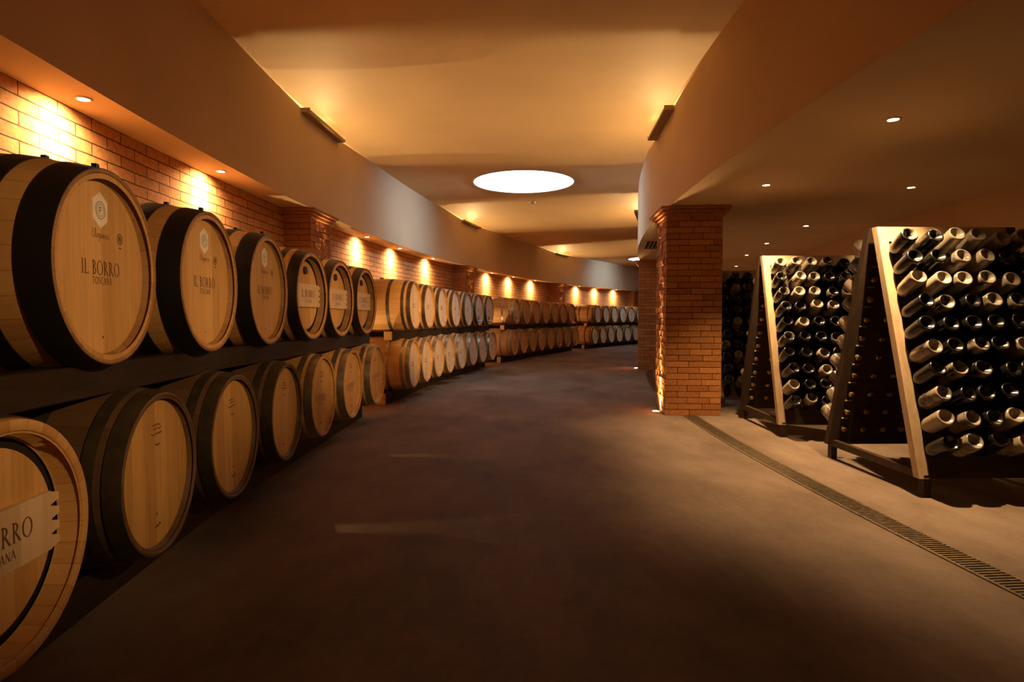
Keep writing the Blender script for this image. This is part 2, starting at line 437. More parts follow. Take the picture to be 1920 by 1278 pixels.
# ------------------------------------------------------------------ lights and their fittings
WARM = (1.0, .60, .24)
def light(kind, loc, energy, col, rot=(0, 0, 0), size=.03, spot=60, blend=.5):
    l = bpy.data.lights.new(kind.lower(), kind); l.energy = energy; l.color = col
    if kind in ('SPOT', 'POINT'): l.shadow_soft_size = size
    if kind == 'SPOT': l.spot_size = radians(spot); l.spot_blend = blend
    o = bpy.data.objects.new(kind.lower()+'_light', l); o.location = loc; o.rotation_euler = rot
    return link(o)
def downlight(R, th, label, group):
    o = empty('recessed_spotlight', P(R, th, Z_SOFF), -radians(th))
    tag(o, label, 'ceiling light', group)
    bm = bmesh.new(); lathe(bm, [(0, .032), (0, .046), (-.006, .044), (-.006, .032)], 24, 'z', closed=True)
    mesh_obj('trim_ring', bm, M['trim'], o, True)
    bm = bmesh.new(); lathe(bm, [(-.001, 0), (-.001, .032), (-.0025, .030), (-.0035, 0)], 24, 'z')
    mesh_obj('lens', bm, M['lens'], o, True)
    return o
ORD = ['first', 'second', 'third', 'fourth', 'fifth', 'sixth', 'seventh', 'eighth', 'ninth', 'tenth', 'eleventh', 'twelfth']
WALL_SPOTS = [-2.44, .27, 6.88, 9.36, 12.36, 18.92, 21.66, 24.6, 31.0, 33.75, 36.56]
for i, th in enumerate(WALL_SPOTS):
    downlight(34.86, th, f'small glowing spotlight over the barrel wall, {ORD[i]} from the camera', 'spotlights over the barrel wall')
    # aimed a little towards the wall
    light('SPOT', P(34.86, th, Z_SOFF-.012), 190, (1, .64, .30), (0, radians(25), -radians(th)), .02, 74, 1.0)
RACK_SPOTS = [(30.12, -2.17, 'big glowing spotlight in the plaster ceiling above the front bottle rack'),
              (30.12, 1.29, 'glowing ceiling spotlight left of the front rack, beside the brick pillar top'),
              (28.73, 1.55, 'glowing ceiling spotlight deep above the middle of the front rack'),
              (28.73, 6.22, 'ceiling spotlight right of the pillar, third lowest of the shrinking row'),
              (28.73, 9.94, 'ceiling spotlight above the second rack, below a brighter one'),
              (28.73, 13.64, 'tiny ceiling spotlight just above the second rack beside the pillar'),
              (28.73, 18.64, 'tiny far spotlight next to the pillar edge, upper of two'),
              (28.73, 22.18, 'tiniest far spotlight next to the pillar edge, lower of two')]
for i, (R, th, lab) in enumerate(RACK_SPOTS):
    downlight(R, th, lab, 'spotlights over the bottle racks')
    light('SPOT', P(R, th, Z_SOFF-.012), 430 if R > 30 else 190, (1, .63, .30), (0, 0, 0), .012, 88, 1.0)
for th in WALL_SPOTS:      # soft spill of the wall lamps
    light('SPOT', P(34.86, th, Z_SOFF-.015), 125, (1, .66, .31), (0, radians(22), -radians(th)), .02, 156, 1.0)
# the same rows of lamps go on outside the picture
light('SPOT', P(30.12, -5.65, Z_SOFF-.012), 70, (1, .63, .30), (0, 0, 0), .012, 70, 1.0)

# added fill spots, unseen, at soffit height, to brighten the barrel stacks
def aimed(R, th, target, e, cone):
    p = Vector(P(R, th, Z_SOFF-.06)); d = Vector(target)-p
    o = light('SPOT', p, e, (1, .58, .23), d.to_track_quat('-Z', 'Y').to_euler(), .03, cone, 1.0); return o
aimed(30.25, -7.9, P(33.9, -4.6, 1.06), 330, 31)
aimed(30.25, -6.9, P(33.9, -2.2, 1.16), 260, 26)
aimed(30.25, -5.9, P(33.9, .9, 1.08), 560, 24)
aimed(30.25, -5.4, P(33.8, 6.6, 1.05), 2500, 19)

# ---- uplights in the floor at the foot of the pillars
def uplight(R, th, label, e):
    o = empty('floor_uplight', P(R, th, 0), -radians(th)); tag(o, label, 'floor light', 'uplights at the pillar feet')
    bm = bmesh.new(); lathe(bm, [(0.0, .04), (0.0, .056), (.005, .054), (.005, .04)], 24, 'z', closed=True)
    mesh_obj('trim_ring', bm, M['trim'], o, True)
    bm = bmesh.new(); lathe(bm, [(.001, 0), (.001, .04), (.004, .036), (.006, 0)], 24, 'z')
    mesh_obj('lens', bm, M['lens'], o, True)
    light('SPOT', P(R, th, .012), e, (1, .62, .27), (pi, 0, 0), .015, 110, 1.0)
    # narrow inner beam, tipped a touch towards the brickwork
    light('SPOT', P(R, th, .012), 1500, (1, .62, .27), (pi, radians(6 if R < 32 else -6), -radians(th)), .010, 16, .9)
uplight(30.845, RPIL[0]-.05, 'glowing floor uplight at the foot of the near brick pillar', 120)
uplight(30.845, RPIL[1]-.05, 'glowing floor uplight at the foot of the far brick pillar', 120)
for th, w in zip(BAYS[:3], ('nearest', 'second', 'third')):
    uplight(34.665, th, f'floor uplight between the barrel stacks in front of the {w} pilaster', 120)

# ---- cove lights: a shallow tray under the ceiling edge with a lamp that washes the ceiling
COVE_D = .07
def cove(R, th, side, label, e):
    """side +1: on the outer (left) beam, light goes to smaller radius"""
    o = empty('cove_light', P(R, th, Z_CEIL-.10), -radians(th) + (0 if side > 0 else pi))
    tag(o, label, 'cove light', 'cove lights along the ceiling edge')
    hl = .55
    bm = bmesh.new(); box(bm, 0, .105, -hl, hl, 0, .012); mesh_obj('tray', bm, M['tray'], o)
    bm = bmesh.new(); box(bm, .097, .105, -hl, hl, .012, .0295); mesh_obj('front_lip', bm, M['tray'], o)
    for s in (-1, 1):
        bm = bmesh.new(); box(bm, 0, .105, s*hl-.004, s*hl+.004, 0, .030+.0185); mesh_obj('end_plate', bm, M['tray'], o)
    bm = bmesh.new(); lathe(bm, [(-.05, 0), (-.05, .006), (.05, .006), (.05, 0)], 12, 'x')
    bm.transform(Matrix.Translation((.05, 0, .020)) @ Matrix.Rotation(pi/2, 4, 'Z'))
    mesh_obj('lamp', bm, M['tube'], o, True)
    r = R - side*.05
    l = light('POINT', P(r, th, Z_CEIL-COVE_D), 100, (1, .61, .24), size=.003)
    # photometric profile of the asymmetric reflector: an even wash of the ceiling, cut off by the side baffles
    t = radians(th); inward = Vector((cos(t), -sin(t), 0))*side; along = Vector((sin(t), cos(t), 0))
    l.data.use_nodes = True; nt = l.data.node_tree; em = nt.nodes['Emission']
    ge = nt.nodes.new('ShaderNodeNewGeometry')
    def mth(op, a, b=None, c=None):
        n = nt.nodes.new('ShaderNodeMath'); n.operation = op
        for k, v in enumerate((a, b, c)):
            if v is None: continue
            if isinstance(v, (int, float)): n.inputs[k].default_value = v
            else: nt.links.new(v, n.inputs[k])
        return n.outputs[0]
    def dot(vec):
        n = nt.nodes.new('ShaderNodeVectorMath'); n.operation = 'DOT_PRODUCT'; n.inputs[1].default_value = vec
        nt.links.new(ge.outputs['Incoming'], n.inputs[0]); return n.outputs['Value']
    d = COVE_D
    up = mth('MAXIMUM', dot((0, 0, 1)), .004)
    inv = mth('DIVIDE', d, up)                                   # distance travelled to the ceiling
    rr = mth('MULTIPLY', mth('ABSOLUTE', dot(inward)), inv); tt = mth('MULTIPLY', mth('ABSOLUTE', dot(along)), inv)
    q = mth('ADD', mth('MULTIPLY', rr, rr), mth('MULTIPLY', mth("MULTIPLY", tt, tt), .5))
    E_ = mth("DIVIDE", 1.0, mth("MULTIPLY_ADD", q, 2.3, 1.0))
    soft = mth('MULTIPLY_ADD', rr, .09, .02)
    cut = mth('SUBTRACT', .5, mth('DIVIDE', mth('SUBTRACT', tt, 2.08), mth('MULTIPLY', soft, 2.0))); cut = mth('MINIMUM', mth('MAXIMUM', cut, 0), 1)
    far = mth('MINIMUM', mth('MAXIMUM', mth('DIVIDE', mth('SUBTRACT', 3.9, rr), 1.2), 0), 1)
    I = mth('DIVIDE', mth('MULTIPLY', mth('MULTIPLY', E_, cut), mth('MULTIPLY', far, d*d)), mth('POWER', up, 3.0))
    I = mth('MULTIPLY', I, mth('GREATER_THAN', dot((0, 0, 1)), .004))
    nt.links.new(mth('MULTIPLY', I, e/100), em.inputs['Strength'])
COVE_E = 50
for th, w in zip(BAYS[:3], ('nearest', 'second', 'third')):
    cove(R_LEFT, th, 1, f'shallow cove light under the ceiling above the {w} pilaster', COVE_E)
for th, w in zip(RPIL[:3], ('nearest', 'second', 'third')):
    cove(R_RIGHT, th, -1, f'shallow cove light under the ceiling above the {w} pillar by the racks', COVE_E)

# ---- skylights
SKY_SIDE = 85
def skylight(R, th, label):
    o = empty('skylight', P(R, th, Z_CEIL), 0); tag(o, label, 'skylight', 'round skylights')
    bm = bmesh.new(); lathe(bm, [(-.001, .837), (-.001, .86), (-.012, .858), (-.012, .837)], 96, 'z', closed=True)
    mesh_obj('frame', bm, M['plaster'], o, True)
    bm = bmesh.new(); lathe(bm, [(-.004, 0), (-.004, .837), (-.006, .836), (-.008, 0)], 96, 'z')
    mesh_obj('diffuser', bm, M['sky'], o, True)
    for sd in (-1, 1):      # daylight leaving the diffuser sideways, towards the two beams
        p = Vector(P(R, th, Z_CEIL-.05)); d = Vector(P(R+sd*2, th, 2.95))-p
        light('SPOT', p, SKY_SIDE, (.66, .90, 1.25), d.to_track_quat('-Z', 'Y').to_euler(), .05, 100, 1.0)
skylight(32.68, 9.35, 'large round white skylight in the middle of the ceiling')
skylight(32.70, 33.9, 'far round skylight cut off by the right ceiling beam')

# ---- ceiling sensor
o = empty('ceiling_sensor', (.40, 11.93, Z_CEIL)); tag(o, 'small white sensor on the ceiling past the round skylight', 'sensor')
bm = bmesh.new(); lathe(bm, [(0, .055), (-.012, .055), (-.03, .045), (-.034, 0)], 20, 'z'); mesh_obj('housing', bm, M['white'], o, True)
bm = bmesh.new(); lathe(bm, [(-.033, .018), (-.044, .014), (-.046, 0)], 16, 'z'); mesh_obj('dome', bm, M['glassy'], o, True)

# ---- air vent in the right soffit
o = empty('air_vent', P(30.54, 9.7, Z_SOFF), -radians(9.7)); tag(o, 'dark slotted air vent in the soffit beside the near pillar', 'vent')
bm = bmesh.new()
for x0, x1, y0, y1 in ((-.15, .15, -.58, -.55), (-.15, .15, .55, .58), (-.15, -.12, -.55, .55), (.12, .15, -.55, .55)): box(bm, x0, x1, y0, y1, -.012, 0)
mesh_obj('frame', bm, M['plaster'], o)
bm = bmesh.new(); box(bm, -.12, .12, -.55, .55, -.004, -.001); mesh_obj('opening', bm, M['slot'], o)
for k in range(3):
    x = -.06+.06*k
    bm = bmesh.new(); box(bm, x-.009, x+.009, -.55, .55, -.011, -.004); mesh_obj('slat', bm, M['tray'], o)

# ---- floor drain
def drain(th0, th1, label):
    o = empty('floor_drain', P(30.53, (th0+th1)/2, 0)); tag(o, label, 'drain', 'floor drain channel')
    inv = o.matrix_basis.copy(); 
    def add(name, bm, mat):
        bm.transform(Matrix.Translation(-o.location)); return mesh_obj(name, bm, mat, o)
    bm = bmesh.new(); arc_sweep(bm, [(30.465, .0006), (30.595, .0006), (30.595, .0012), (30.465, .0012)], th0, th1, 60); add('channel', bm, M['pit'])
    for r in (30.46, 30.593):
        bm = bmesh.new(); arc_sweep(bm, [(r-.008, 0), (r+.008, 0), (r+.008, .006), (r-.008, .006)], th0, th1, 60); add('edge_strip', bm, M['iron'])
    bm = bmesh.new(); s = (th1-th0)*radians(1)*30.53; n = int(s/.024)
    for i in range(n):
        th = th0+(th1-th0)*(i+.5)/n
        a, b2 = th-degrees(.0055/30.53), th+degrees(.0055/30.53)
        vs = [bm.verts.new(P(r, t, z)) for z in (.001, .0052) for r, t in ((30.466, a), (30.588, a), (30.588, b2), (30.466, b2))]
        for q in ((0, 1, 2, 3), (7, 6, 5, 4), (0, 4, 5, 1), (1, 5, 6, 2), (2, 6, 7, 3), (3, 7, 4, 0)): bm.faces.new([vs[k] for k in q])
    add('grate', bm, M['iron'])
drain(-7.5, RPIL[0]-.60, 'long slotted drain grate curving across the floor beside the bottle racks')
drain(RPIL[0]+.62, RPIL[1]-.60, 'short stretch of drain grate between the two brick pillars')

# ------------------------------------------------------------------ lettering (serif capitals drawn as strokes)
def seg(out, p, q, w):
    dx, dy = q[0]-p[0], q[1]-p[1]; L = sqrt(dx*dx+dy*dy) or 1; nx, ny = -dy/L*w/2, dx/L*w/2
    out.append([(p[0]+nx, p[1]+ny), (q[0]+nx, q[1]+ny), (q[0]-nx, q[1]-ny), (p[0]-nx, p[1]-ny)])
def arc(out, cx, cy, rx, ry, a0, a1, wx, wy, n=12):
    """ribbon along an ellipse; thickness wx at the sides, wy at top and bottom"""
    pts = []
    for i in range(n+1):
        a = radians(a0+(a1-a0)*i/n); pts.append((cos(a), sin(a)))
    for i in range(n):
        (c0, s0), (c1, s1) = pts[i], pts[i+1]
        out.append([(cx+rx*c0, cy+ry*s0), (cx+rx*c1, cy+ry*s1), (cx+(rx-wx)*c1, cy+(ry-wy)*s1), (cx+(rx-wx)*c0, cy+(ry-wy)*s0)])
TK, TN = .13, .055
def stem(o, x, y0=0, y1=1, s0=True, s1=True):
    seg(o, (x, y0), (x, y1), TK)
    if s0: seg(o, (x-.14, y0+.02), (x+.14, y0+.02), .04)
    if s1: seg(o, (x-.14, y1-.02), (x+.14, y1-.02), .04)
def glyph(ch):
    o = []
    if ch == 'I': stem(o, .16); w = .32
    elif ch == 'L': stem(o, .16); seg(o, (.16, .03), (.60, .03), TN); seg(o, (.59, .0), (.61, .2), .04); w = .64
    elif ch == 'B':
        stem(o, .16); arc(o, .16, .76, .36, .24, -90, 90, TK, TN); arc(o, .16, .27, .43, .27, -90, 90, TK, TN); w = .64
    elif ch == 'R':
        stem(o, .16); arc(o, .16, .74, .38, .26, -90, 90, TK, TN); seg(o, (.30, .50), (.68, .03), TK); seg(o, (.62, .02), (.80, .02), .04); w = .78
    elif ch == 'O': arc(o, .46, .5, .46, .51, 0, 360, TK, TN, 28); w = .95
    elif ch == 'C': arc(o, .46, .5, .46, .51, 45, 315, TK, TN, 22); seg(o, (.78, .70), (.78, .92), .04); w = .86
    elif ch == 'T': stem(o, .38, s1=False); seg(o, (0, .97), (.76, .97), TN); seg(o, (.02, .8), (.02, .98), .04); seg(o, (.74, .8), (.74, .98), .04); w = .78
    elif ch == 'S':
        arc(o, .28, .75, .25, .26, 20, 270, .09, .06); arc(o, .28, .26, .27, .27, -160, 90, .09, .06); w = .58
    elif ch == 'A':
        seg(o, (.05, 0), (.40, 1), TN); seg(o, (.40, 1), (.76, 0), TK); seg(o, (.18, .36), (.64, .36), TN)
        seg(o, (-.05, .02), (.16, .02), .04); seg(o, (.62, .02), (.88, .02), .04); w = .84
    elif ch == 'N':
        seg(o, (.12, 0), (.12, 1), TN); seg(o, (.12, 1), (.74, 0), TK); seg(o, (.74, 0), (.74, 1), TN)
        seg(o, (0, .02), (.24, .02), .04); seg(o, (.62, .98), (.86, .98), .04); w = .88
    else: w = .36
    return o, w
def text_polys(s, h, cx, cy, tr=.10, sq=.80):
    polys = []; x = 0
    for ch in s:
        g, w = glyph(ch)
        for p in g: polys.append([((a+x)*h*sq, b*h) for a, b in p])
        x += w+tr
    W = (x-tr)*h*sq
    return [[(a-W/2+cx, b-h/2+cy) for a, b in p] for p in polys]
CUR = {'E': ([(.45, .9), (.25, 1.0), (.1, .8), (.3, .58), (.1, .48), (.02, .2), (.2, 0), (.5, .12)], .5),
       'l': ([(0, .12), (.28, .6), (.3, .95), (.2, 1), (.12, .7), (.12, .15), (.22, 0), (.36, .12)], .36),
       'e': ([(0, .12), (.26, .28), (.3, .42), (.18, .5), (.06, .35), (.06, .12), (.18, 0), (.36, .12)], .36),
       'g': ([(.36, .42), (.2, .5), (.05, .3), (.14, .05), (.33, .3), (.37, .48), (.33, -.2), (.2, -.42), (.05, -.28), (.48, .12)], .48),
       'a': ([(.35, .42), (.2, .5), (.05, .3), (.12, .03), (.32, .3), (.37, .48), (.35, .1), (.48, .12)], .48),
       'n': ([(0, .12), (.08, .46), (.08, 0), (.14, .34), (.28, .48), (.35, .35), (.35, .08), (.48, .12)], .48),
       'c': ([(.33, .4), (.2, .5), (.06, .3), (.12, .05), (.28, .03), (.42, .12)], .42)}
def script_polys(s, h, cx, cy, w=.055):
    polys = []; x = 0
    for ch in s:
        pts, wd = CUR[ch]
        for a, b in zip(pts, pts[1:]): seg(polys, (a[0]+x, a[1]), (b[0]+x, b[1]), w)
        x += wd
    return [[((a-x/2)*h+cx, (b-.4)*h+cy) for a, b in p] for p in polys]
def scribble(seed, w, h, cx, cy, n=3):
    rnd = random.Random(seed); polys = []
    for k in range(n):
        y = cy+h*(.5-(k+.5)/n)
        x = cx-w/2*rnd.uniform(.5, 1)
        while x < cx+w/2*rnd.uniform(.6, 1):
            d = w*rnd.uniform(.05, .14); seg(polys, (x, y+rnd.uniform(-.2, .2)*h/n), (x+d, y+rnd.uniform(-.25, .25)*h/n), h/n*.35); x += d*1.3
    return polys
def flat(polys, x, thick=.0007):
    """flat marks on a plane at x, drawn in (y,z)"""
    bm = bmesh.new()
    for p in polys:
        vs = [bm.verts.new((x+thick, a, b)) for a, b in p]
        try: bm.faces.new(vs)
        except ValueError: pass
    return bm

# ------------------------------------------------------------------ barrels: face at x=0 looking +x, body to -x, centre line at z=0
class Kind: pass
def barrel_proto(name, rb, rh, L, hoops, hoop_mat, body_mat, head_mat, rec=.038, chime=.030, clip=False, groove=False, n=56, rim=None, flare=True):
    """rb belly radius, rh end radius, hoops list of (start, width) measured from the front end"""
    root = empty(name, (0, 0, 0))
    ri = rh-chime
    def r_at(x):
        s = -x/L; return rb-(rb-rh)*(2*s-1)**2
    bm = bmesh.new(); uv = bm.loops.layers.uv.new('UVMap')
    lip = rh-.009 if flare else ri+.013
    cp = [(-rec-.004, ri-.006), (-rec, ri), (-.003, lip-.003), (0, lip), (0, rh-.003), (-.003, r_at(-.003))]
    prof = [(-.006, ri+.004), (-.004, r_at(-.004))]
    cb = bmesh.new(); cuv = cb.loops.layers.uv.new('UVMap'); lathe(cb, cp, n, 'x', cuv)
    ch = mesh_obj('chime', cb, M[rim or body_mat], root, True, sharp=50)
    for i in range(1, 17): prof.append((-L*i/17, r_at(-L*i/17)))
    prof += [(-L+.004, rh), (-L, rh-.004), (-L, ri), (-L+.03, ri-.006), (-L+.03, 0)]
    lathe(bm, prof, n, 'x', uv); mesh_obj('staves', bm, M[body_mat], root, True, sharp=50)
    bm = bmesh.new(); rr = ri+.002 if not groove else ri-.034
    lathe(bm, [(-rec-.02, 0), (-rec-.02, rr), (-rec-.002, rr), (-rec, rr-.004), (-rec, 0)], n, 'x')
    mesh_obj('head', bm, M[head_mat], root)
    if groove:
        bm = bmesh.new(); lathe(bm, [(-rec-.016, rr-.01), (-rec-.016, ri), (-rec-.012, ri), (-rec-.012, rr-.01)], n, 'x', closed=True)
        mesh_obj('groove', bm, M['gap'], root)
    for x0, w in hoops:
        t = .0035
        bm = bmesh.new(); m = 5; pts = []
        xs = [-(x0+w*i/(m-1)) for i in range(m)]
        outer = [(x, r_at(x)+t) for x in xs]; inner = [(x, r_at(x)-.001) for x in xs]
        lathe(bm, outer+inner[::-1], n, 'x', closed=True)
        if clip:
            xc = -(x0+w*.5); box(bm, xc-.008, xc+.008, -.010, .010, r_at(xc), r_at(xc)+.016)
        mesh_obj('hoop', bm, M[hoop_mat], root, True)
    bm = bmesh.new(); xc = -L/2
    lathe(bm, [(rb-.004, .028), (rb+.012, .026), (rb+.014, 0)], 16, 'z')
    bm.transform(Matrix.Translation((xc, 0, 0)))
    mesh_obj('bung', bm, M['bung'], root, True)
    root['_hx'] = -rec; root['_ri'] = rr
    return root
def mark(root, name, polys, mat, dx=0.0, parent=None):
    return mesh_obj(name, flat(polys, root['_hx']+dx), M[mat], parent or root)
def hexagon(cy, cz, w, h):
    return [(cy, cz+h/2), (cy+w/2, cz+h*.27), (cy+w/2, cz-h*.27), (cy, cz-h/2), (cy-w/2, cz-h*.27), (cy-w/2, cz+h*.27)]
def ring_polys(cy, cz, r, w, n=24):
    o = []; arc(o, cy, cz, r, r, 0, 360, w, w, n); return o
def add_slab(root, name, poly, x0, x1, mat):
    bm = bmesh.new(); prism_x(bm, poly, x0, x1); return mesh_obj(name, bm, M[mat], root)
def clear_tmp(root):
    for k in ('_hx', '_ri'):
        if k in root: del root[k]

RB_BIG, RH_BIG, LB = .372, .3255, .90
STD = [(.004, .048), (.085, .036), (.262, .042), (.592, .042), (.768, .036), (.844, .048)]
# kind 1: wide black hoops, hexagonal paper label
k1 = barrel_proto('oak_barrel', RB_BIG, RH_BIG, LB, [(.003, .088), (.165, .075), (.655, .075), (.807, .088)], 'black', 'oak', 'head', .036, .034, clip=True, n=72, rim='oak_mid')
hx = k1['_hx']
lab = add_slab(k1, 'paper_label', hexagon(0, .195, .090, .122), hx-.001, hx+.0012, 'paper'); lab['label'] = 'white hexagonal paper label'
pl = ring_polys(0, .195, .030, .0022) + ring_polys(0, .195, .021, .0015)
seg(pl, (-.006, .185), (-.006, .205), .003); seg(pl, (-.006, .205), (.007, .203), .003); seg(pl, (-.006, .195), (.005, .194), .003)
mesh_obj('emblem', flat(pl, hx+.0012), M['faint'], lab)
mark(k1, 'script_lettering', script_polys('Elegance', .031, 0, .113), 'faint')
st = ring_polys(.125, .113, .020, .0035)
seg(st, (.119, .102), (.119, .124), .0045); seg(st, (.119, .124), (.131, .102), .0045); seg(st, (.131, .102), (.131, .124), .0045)
st += scribble(3, .03, .012, .125, .080, 1)
mark(k1, 'round_stamp', st, 'ink')
mark(k1, 'lettering', text_polys('IL BORRO', .048, 0, .0), 'ink'); mark(k1, 'lettering', text_polys('TOSCANA', .024, .004, -.043), 'ink')
mark(k1, 'knot', ring_polys(.0, -.235, .005, .004, 8), 'ink')
# kind 2: deep head with a bolted name plate, notched at the ends
def make_k2(body, hoop, hoops, flare):
    k2 = barrel_proto('oak_barrel', RB_BIG, RH_BIG, LB, hoops, hoop, body, 'head', .060, .040, groove=True, n=64, rim='oak_brown' if flare else body, flare=flare)
    hx = k2['_hx']; q = k2['_ri']
    yr = q*.97
    poly = [(-yr+.012, -.085), (yr-.03, -.085)]
    for i in range(4):
        z = -.085+.17*(i+.5)/4
        poly += [(yr-.03, z-.019), (yr+.005, z-.010), (yr+.005, z+.010), (yr-.03, z+.019)]
    poly += [(yr-.03, .085), (-yr+.012, .085)]
    bm = bmesh.new(); prism_x(bm, poly, hx, hx+.020); npl = mesh_obj('name_plate', bm, M['head_pale'], k2)
    npl['label'] = 'paler board across the head with notched ends'
    mesh_obj('lettering', flat(text_polys('IL BORRO', .055, 0, .014), hx+.020), M['ink'], npl); mesh_obj('lettering', flat(text_polys('TOSCANA', .026, 0, -.042), hx+.020), M['ink'], npl)
    bm = bmesh.new(); lathe(bm, [(hx, .030), (hx+.016, .028), (hx+.018, .012), (hx+.018, 0)], 20, 'x')
    bm.transform(Matrix.Translation((0, -.02, .185))); mesh_obj('sample_bung', bm, M['bung'], k2, True)
    return k2
k2 = make_k2('oak', 'brown', [(.022, .045), (.10, .036), (.27, .042), (.59, .042), (.76, .036), (.83, .045)], False)
k2b = make_k2('oak', 'umber', [(.002, .075), (.125, .040), (.27, .042), (.59, .042), (.735, .040), (.82, .075)], True)
# kind 3: galvanised hoops, aged head, small burnt marks (front stack, lower tier)
RB, RH = .350, .3035
def make_k3(lettered):
    k = barrel_proto('oak_barrel', RB, RH, LB, [(.003, .056), (.085, .040), (.262, .042), (.592, .042), (.768, .036), (.844, .048)], 'steel' if lettered else 'oldsteel', 'oak_shaded' if not lettered else 'oak', 'head_aged' if not lettered else 'head', .030, .026, n=64)
    mark(k, 'top_mark', scribble(11, .09, .05, .01, .165, 3) + scribble(5, .05, .02, .015, .105, 1), 'ink')
    mark(k, 'bottom_mark', scribble(21, .06, .03, 0, -.205, 1) + ring_polys(.0, -.16, .006, .004, 8), 'ink')
    if lettered: mark(k, 'lettering', text_polys('IL BORRO', .05, 0, -.015), 'ink'); mark(k, 'lettering', text_polys('TOSCANA', .024, 0, -.062), 'ink')
    return k
k3, k3b = make_k3(False), make_k3(True)
# kind 4/5: barriques of the farther stacks
def make_k4(hoop, body, head):
    k = barrel_proto('oak_barrel', RB, RH, LB, STD, hoop, body, head, .030, .026, n=48)
    mark(k, 'center_mark', scribble(31, .13, .075, 0, .0, 2), 'faint')
    mark(k, 'bottom_mark', scribble(21, .06, .03, 0, -.205, 1), 'faint')
    return k
k4 = make_k4('brown', 'oak', 'head_pale'); k4b = make_k4('steel', 'oak', 'head_pale'); k5 = make_k4('tan', 'oak', 'head')
k6 = make_k4('brown', 'oak', 'head_pale')  # pale head colour carries the skylight falling on the far stack
def with_tap(k):
    c = copy_tree(k); c['_hx'] = k['_hx']; hx = k['_hx']
    mark(c, 'wine_stain', [[(-.03, -.13), (.035, -.12), (.045, -.2), (.03, -.255), (-.02, -.26), (-.04, -.19)]], 'stain')
    bm = bmesh.new(); lathe(bm, [(hx, .014), (hx+.05, .012), (hx+.06, .022), (hx+.085, .022), (hx+.09, 0)], 16, 'x')
    bm.transform(Matrix.Translation((0, 0, -.215))); mesh_obj('tap', bm, M['glassy'], c, True)
    return c
k4t, k4bt, k5t = with_tap(k4), with_tap(k4b), with_tap(k5)
used = {}
def place_barrel(k, R, th, zc, label, group, yaw=0.0):
    o = k if id(k) not in used else copy_tree(k)
    used[id(k)] = True
    t = radians(th); o.location = P(R, th, zc); o.rotation_euler = (random.uniform(-.10, .10) if k not in (k1, k2, k2b) else 0, 0, -t-radians(yaw))
    clear_tmp(o); tag(o, label, 'barrel', group)
    return o
R_LOW, R_UP = 33.87, 33.92
ZL, ZU = .484, 1.242
U1 = [-4.78, -3.42, -2.09, -.66, .63, 2.02]
L1 = [-5.69, -4.41, -3.18, -1.86, -.52, .89, 2.37]
U2 = [5.1, 6.43, 7.8, 9.26, 10.75, 12.12, 13.45]
L2 = [4.98, 6.17, 7.38, 8.6, 9.96, 11.33, 12.56, 13.84]
U3 = [17.2, 18.7, 20.2, 21.65, 23.05, 24.35, 25.69]
L3 = [16.94, 18.3, 19.65, 21.0, 22.4, 23.75, 25.05, 26.3]
U4 = [29.91, 31.28, 32.65, 34.02, 35.38, 36.75]
L4 = [29.45, 30.8, 32.12, 33.46, 34.8, 36.16]
OR2 = ['nearest', 'second', 'third', 'fourth', 'fifth', 'sixth', 'seventh', 'eighth']
G = 'barrels of the {} stack'
YU = [-2.5, -1.5, -1.0, 2.2, 2.4, 1.4]; YL = [0, -2, -.6, -1.3, .3, 0, -.8]      # small turns of each barrel
for i, th in enumerate(U1):
    if i < 3: place_barrel(k1, R_UP, th, ZU, f'oak barrel with wide black hoops and hexagonal paper label, {OR2[i]} on the top row', G.format('first'), YU[i])
    else: place_barrel(k2b, R_UP, th, ZU, f'oak barrel with pale name board, {ORD[i]} along the top row of the first stack', G.format('first'), YU[i])
for i, th in enumerate(L1):
    if i == 0: place_barrel(k2, R_LOW+.02, th, ZL, 'oak barrel with name board at floor level, cut off by the bottom left corner', G.format('first'))
    elif i < 4: place_barrel(k3, R_LOW, th, ZL, f'plain aged oak barrel with shade-darkened staves, {ORD[i]} along the bottom row of the first stack', G.format('first'), YL[i])
    else: place_barrel(k3b, R_LOW, th, ZL, f'steel-hooped oak barrel with burnt lettering, {ORD[i]} along the first stack\'s bottom row', G.format('first'))
for i, th in enumerate(U2):
    place_barrel(k4t if i >= 5 else k4, R_UP-.09, th, ZU, f'oak barrel with brown hoops{" and tap" if i >= 5 else ""}, {OR2[i]} on the second stack\'s top row', G.format('second'))
for i, th in enumerate(L2):
    place_barrel(k4b, R_LOW-.04, th, ZL, f'oak barrel with steel hoops, {OR2[i]} on the second stack\'s bottom row', G.format('second'))
for i, th in enumerate(U3):
    place_barrel(k4bt if i == 0 else k5, R_UP-.09, th, ZU, f'brown oak barrel, {OR2[i]} on the third stack\'s top row', G.format('third'))
for i, th in enumerate(L3):
    place_barrel(k5t if i >= 5 else k5, R_LOW-.04, th, ZL, f'brown oak barrel{" with tap" if i >= 5 else ""}, {OR2[i]} on the third stack\'s bottom row', G.format('third'))
for i, th in enumerate(U4):
    place_barrel(k6, R_UP-.09, th, ZU-.01, f'far oak barrel with skylight-whitened head, {OR2[i]} on the last stack\'s top row', G.format('last'))
for i, th in enumerate(L4):
    place_barrel(k6, R_LOW-.04, th, ZL-.01, f'far oak barrel with skylight-whitened head, {OR2[i]} on the last stack\'s bottom row', G.format('last'))

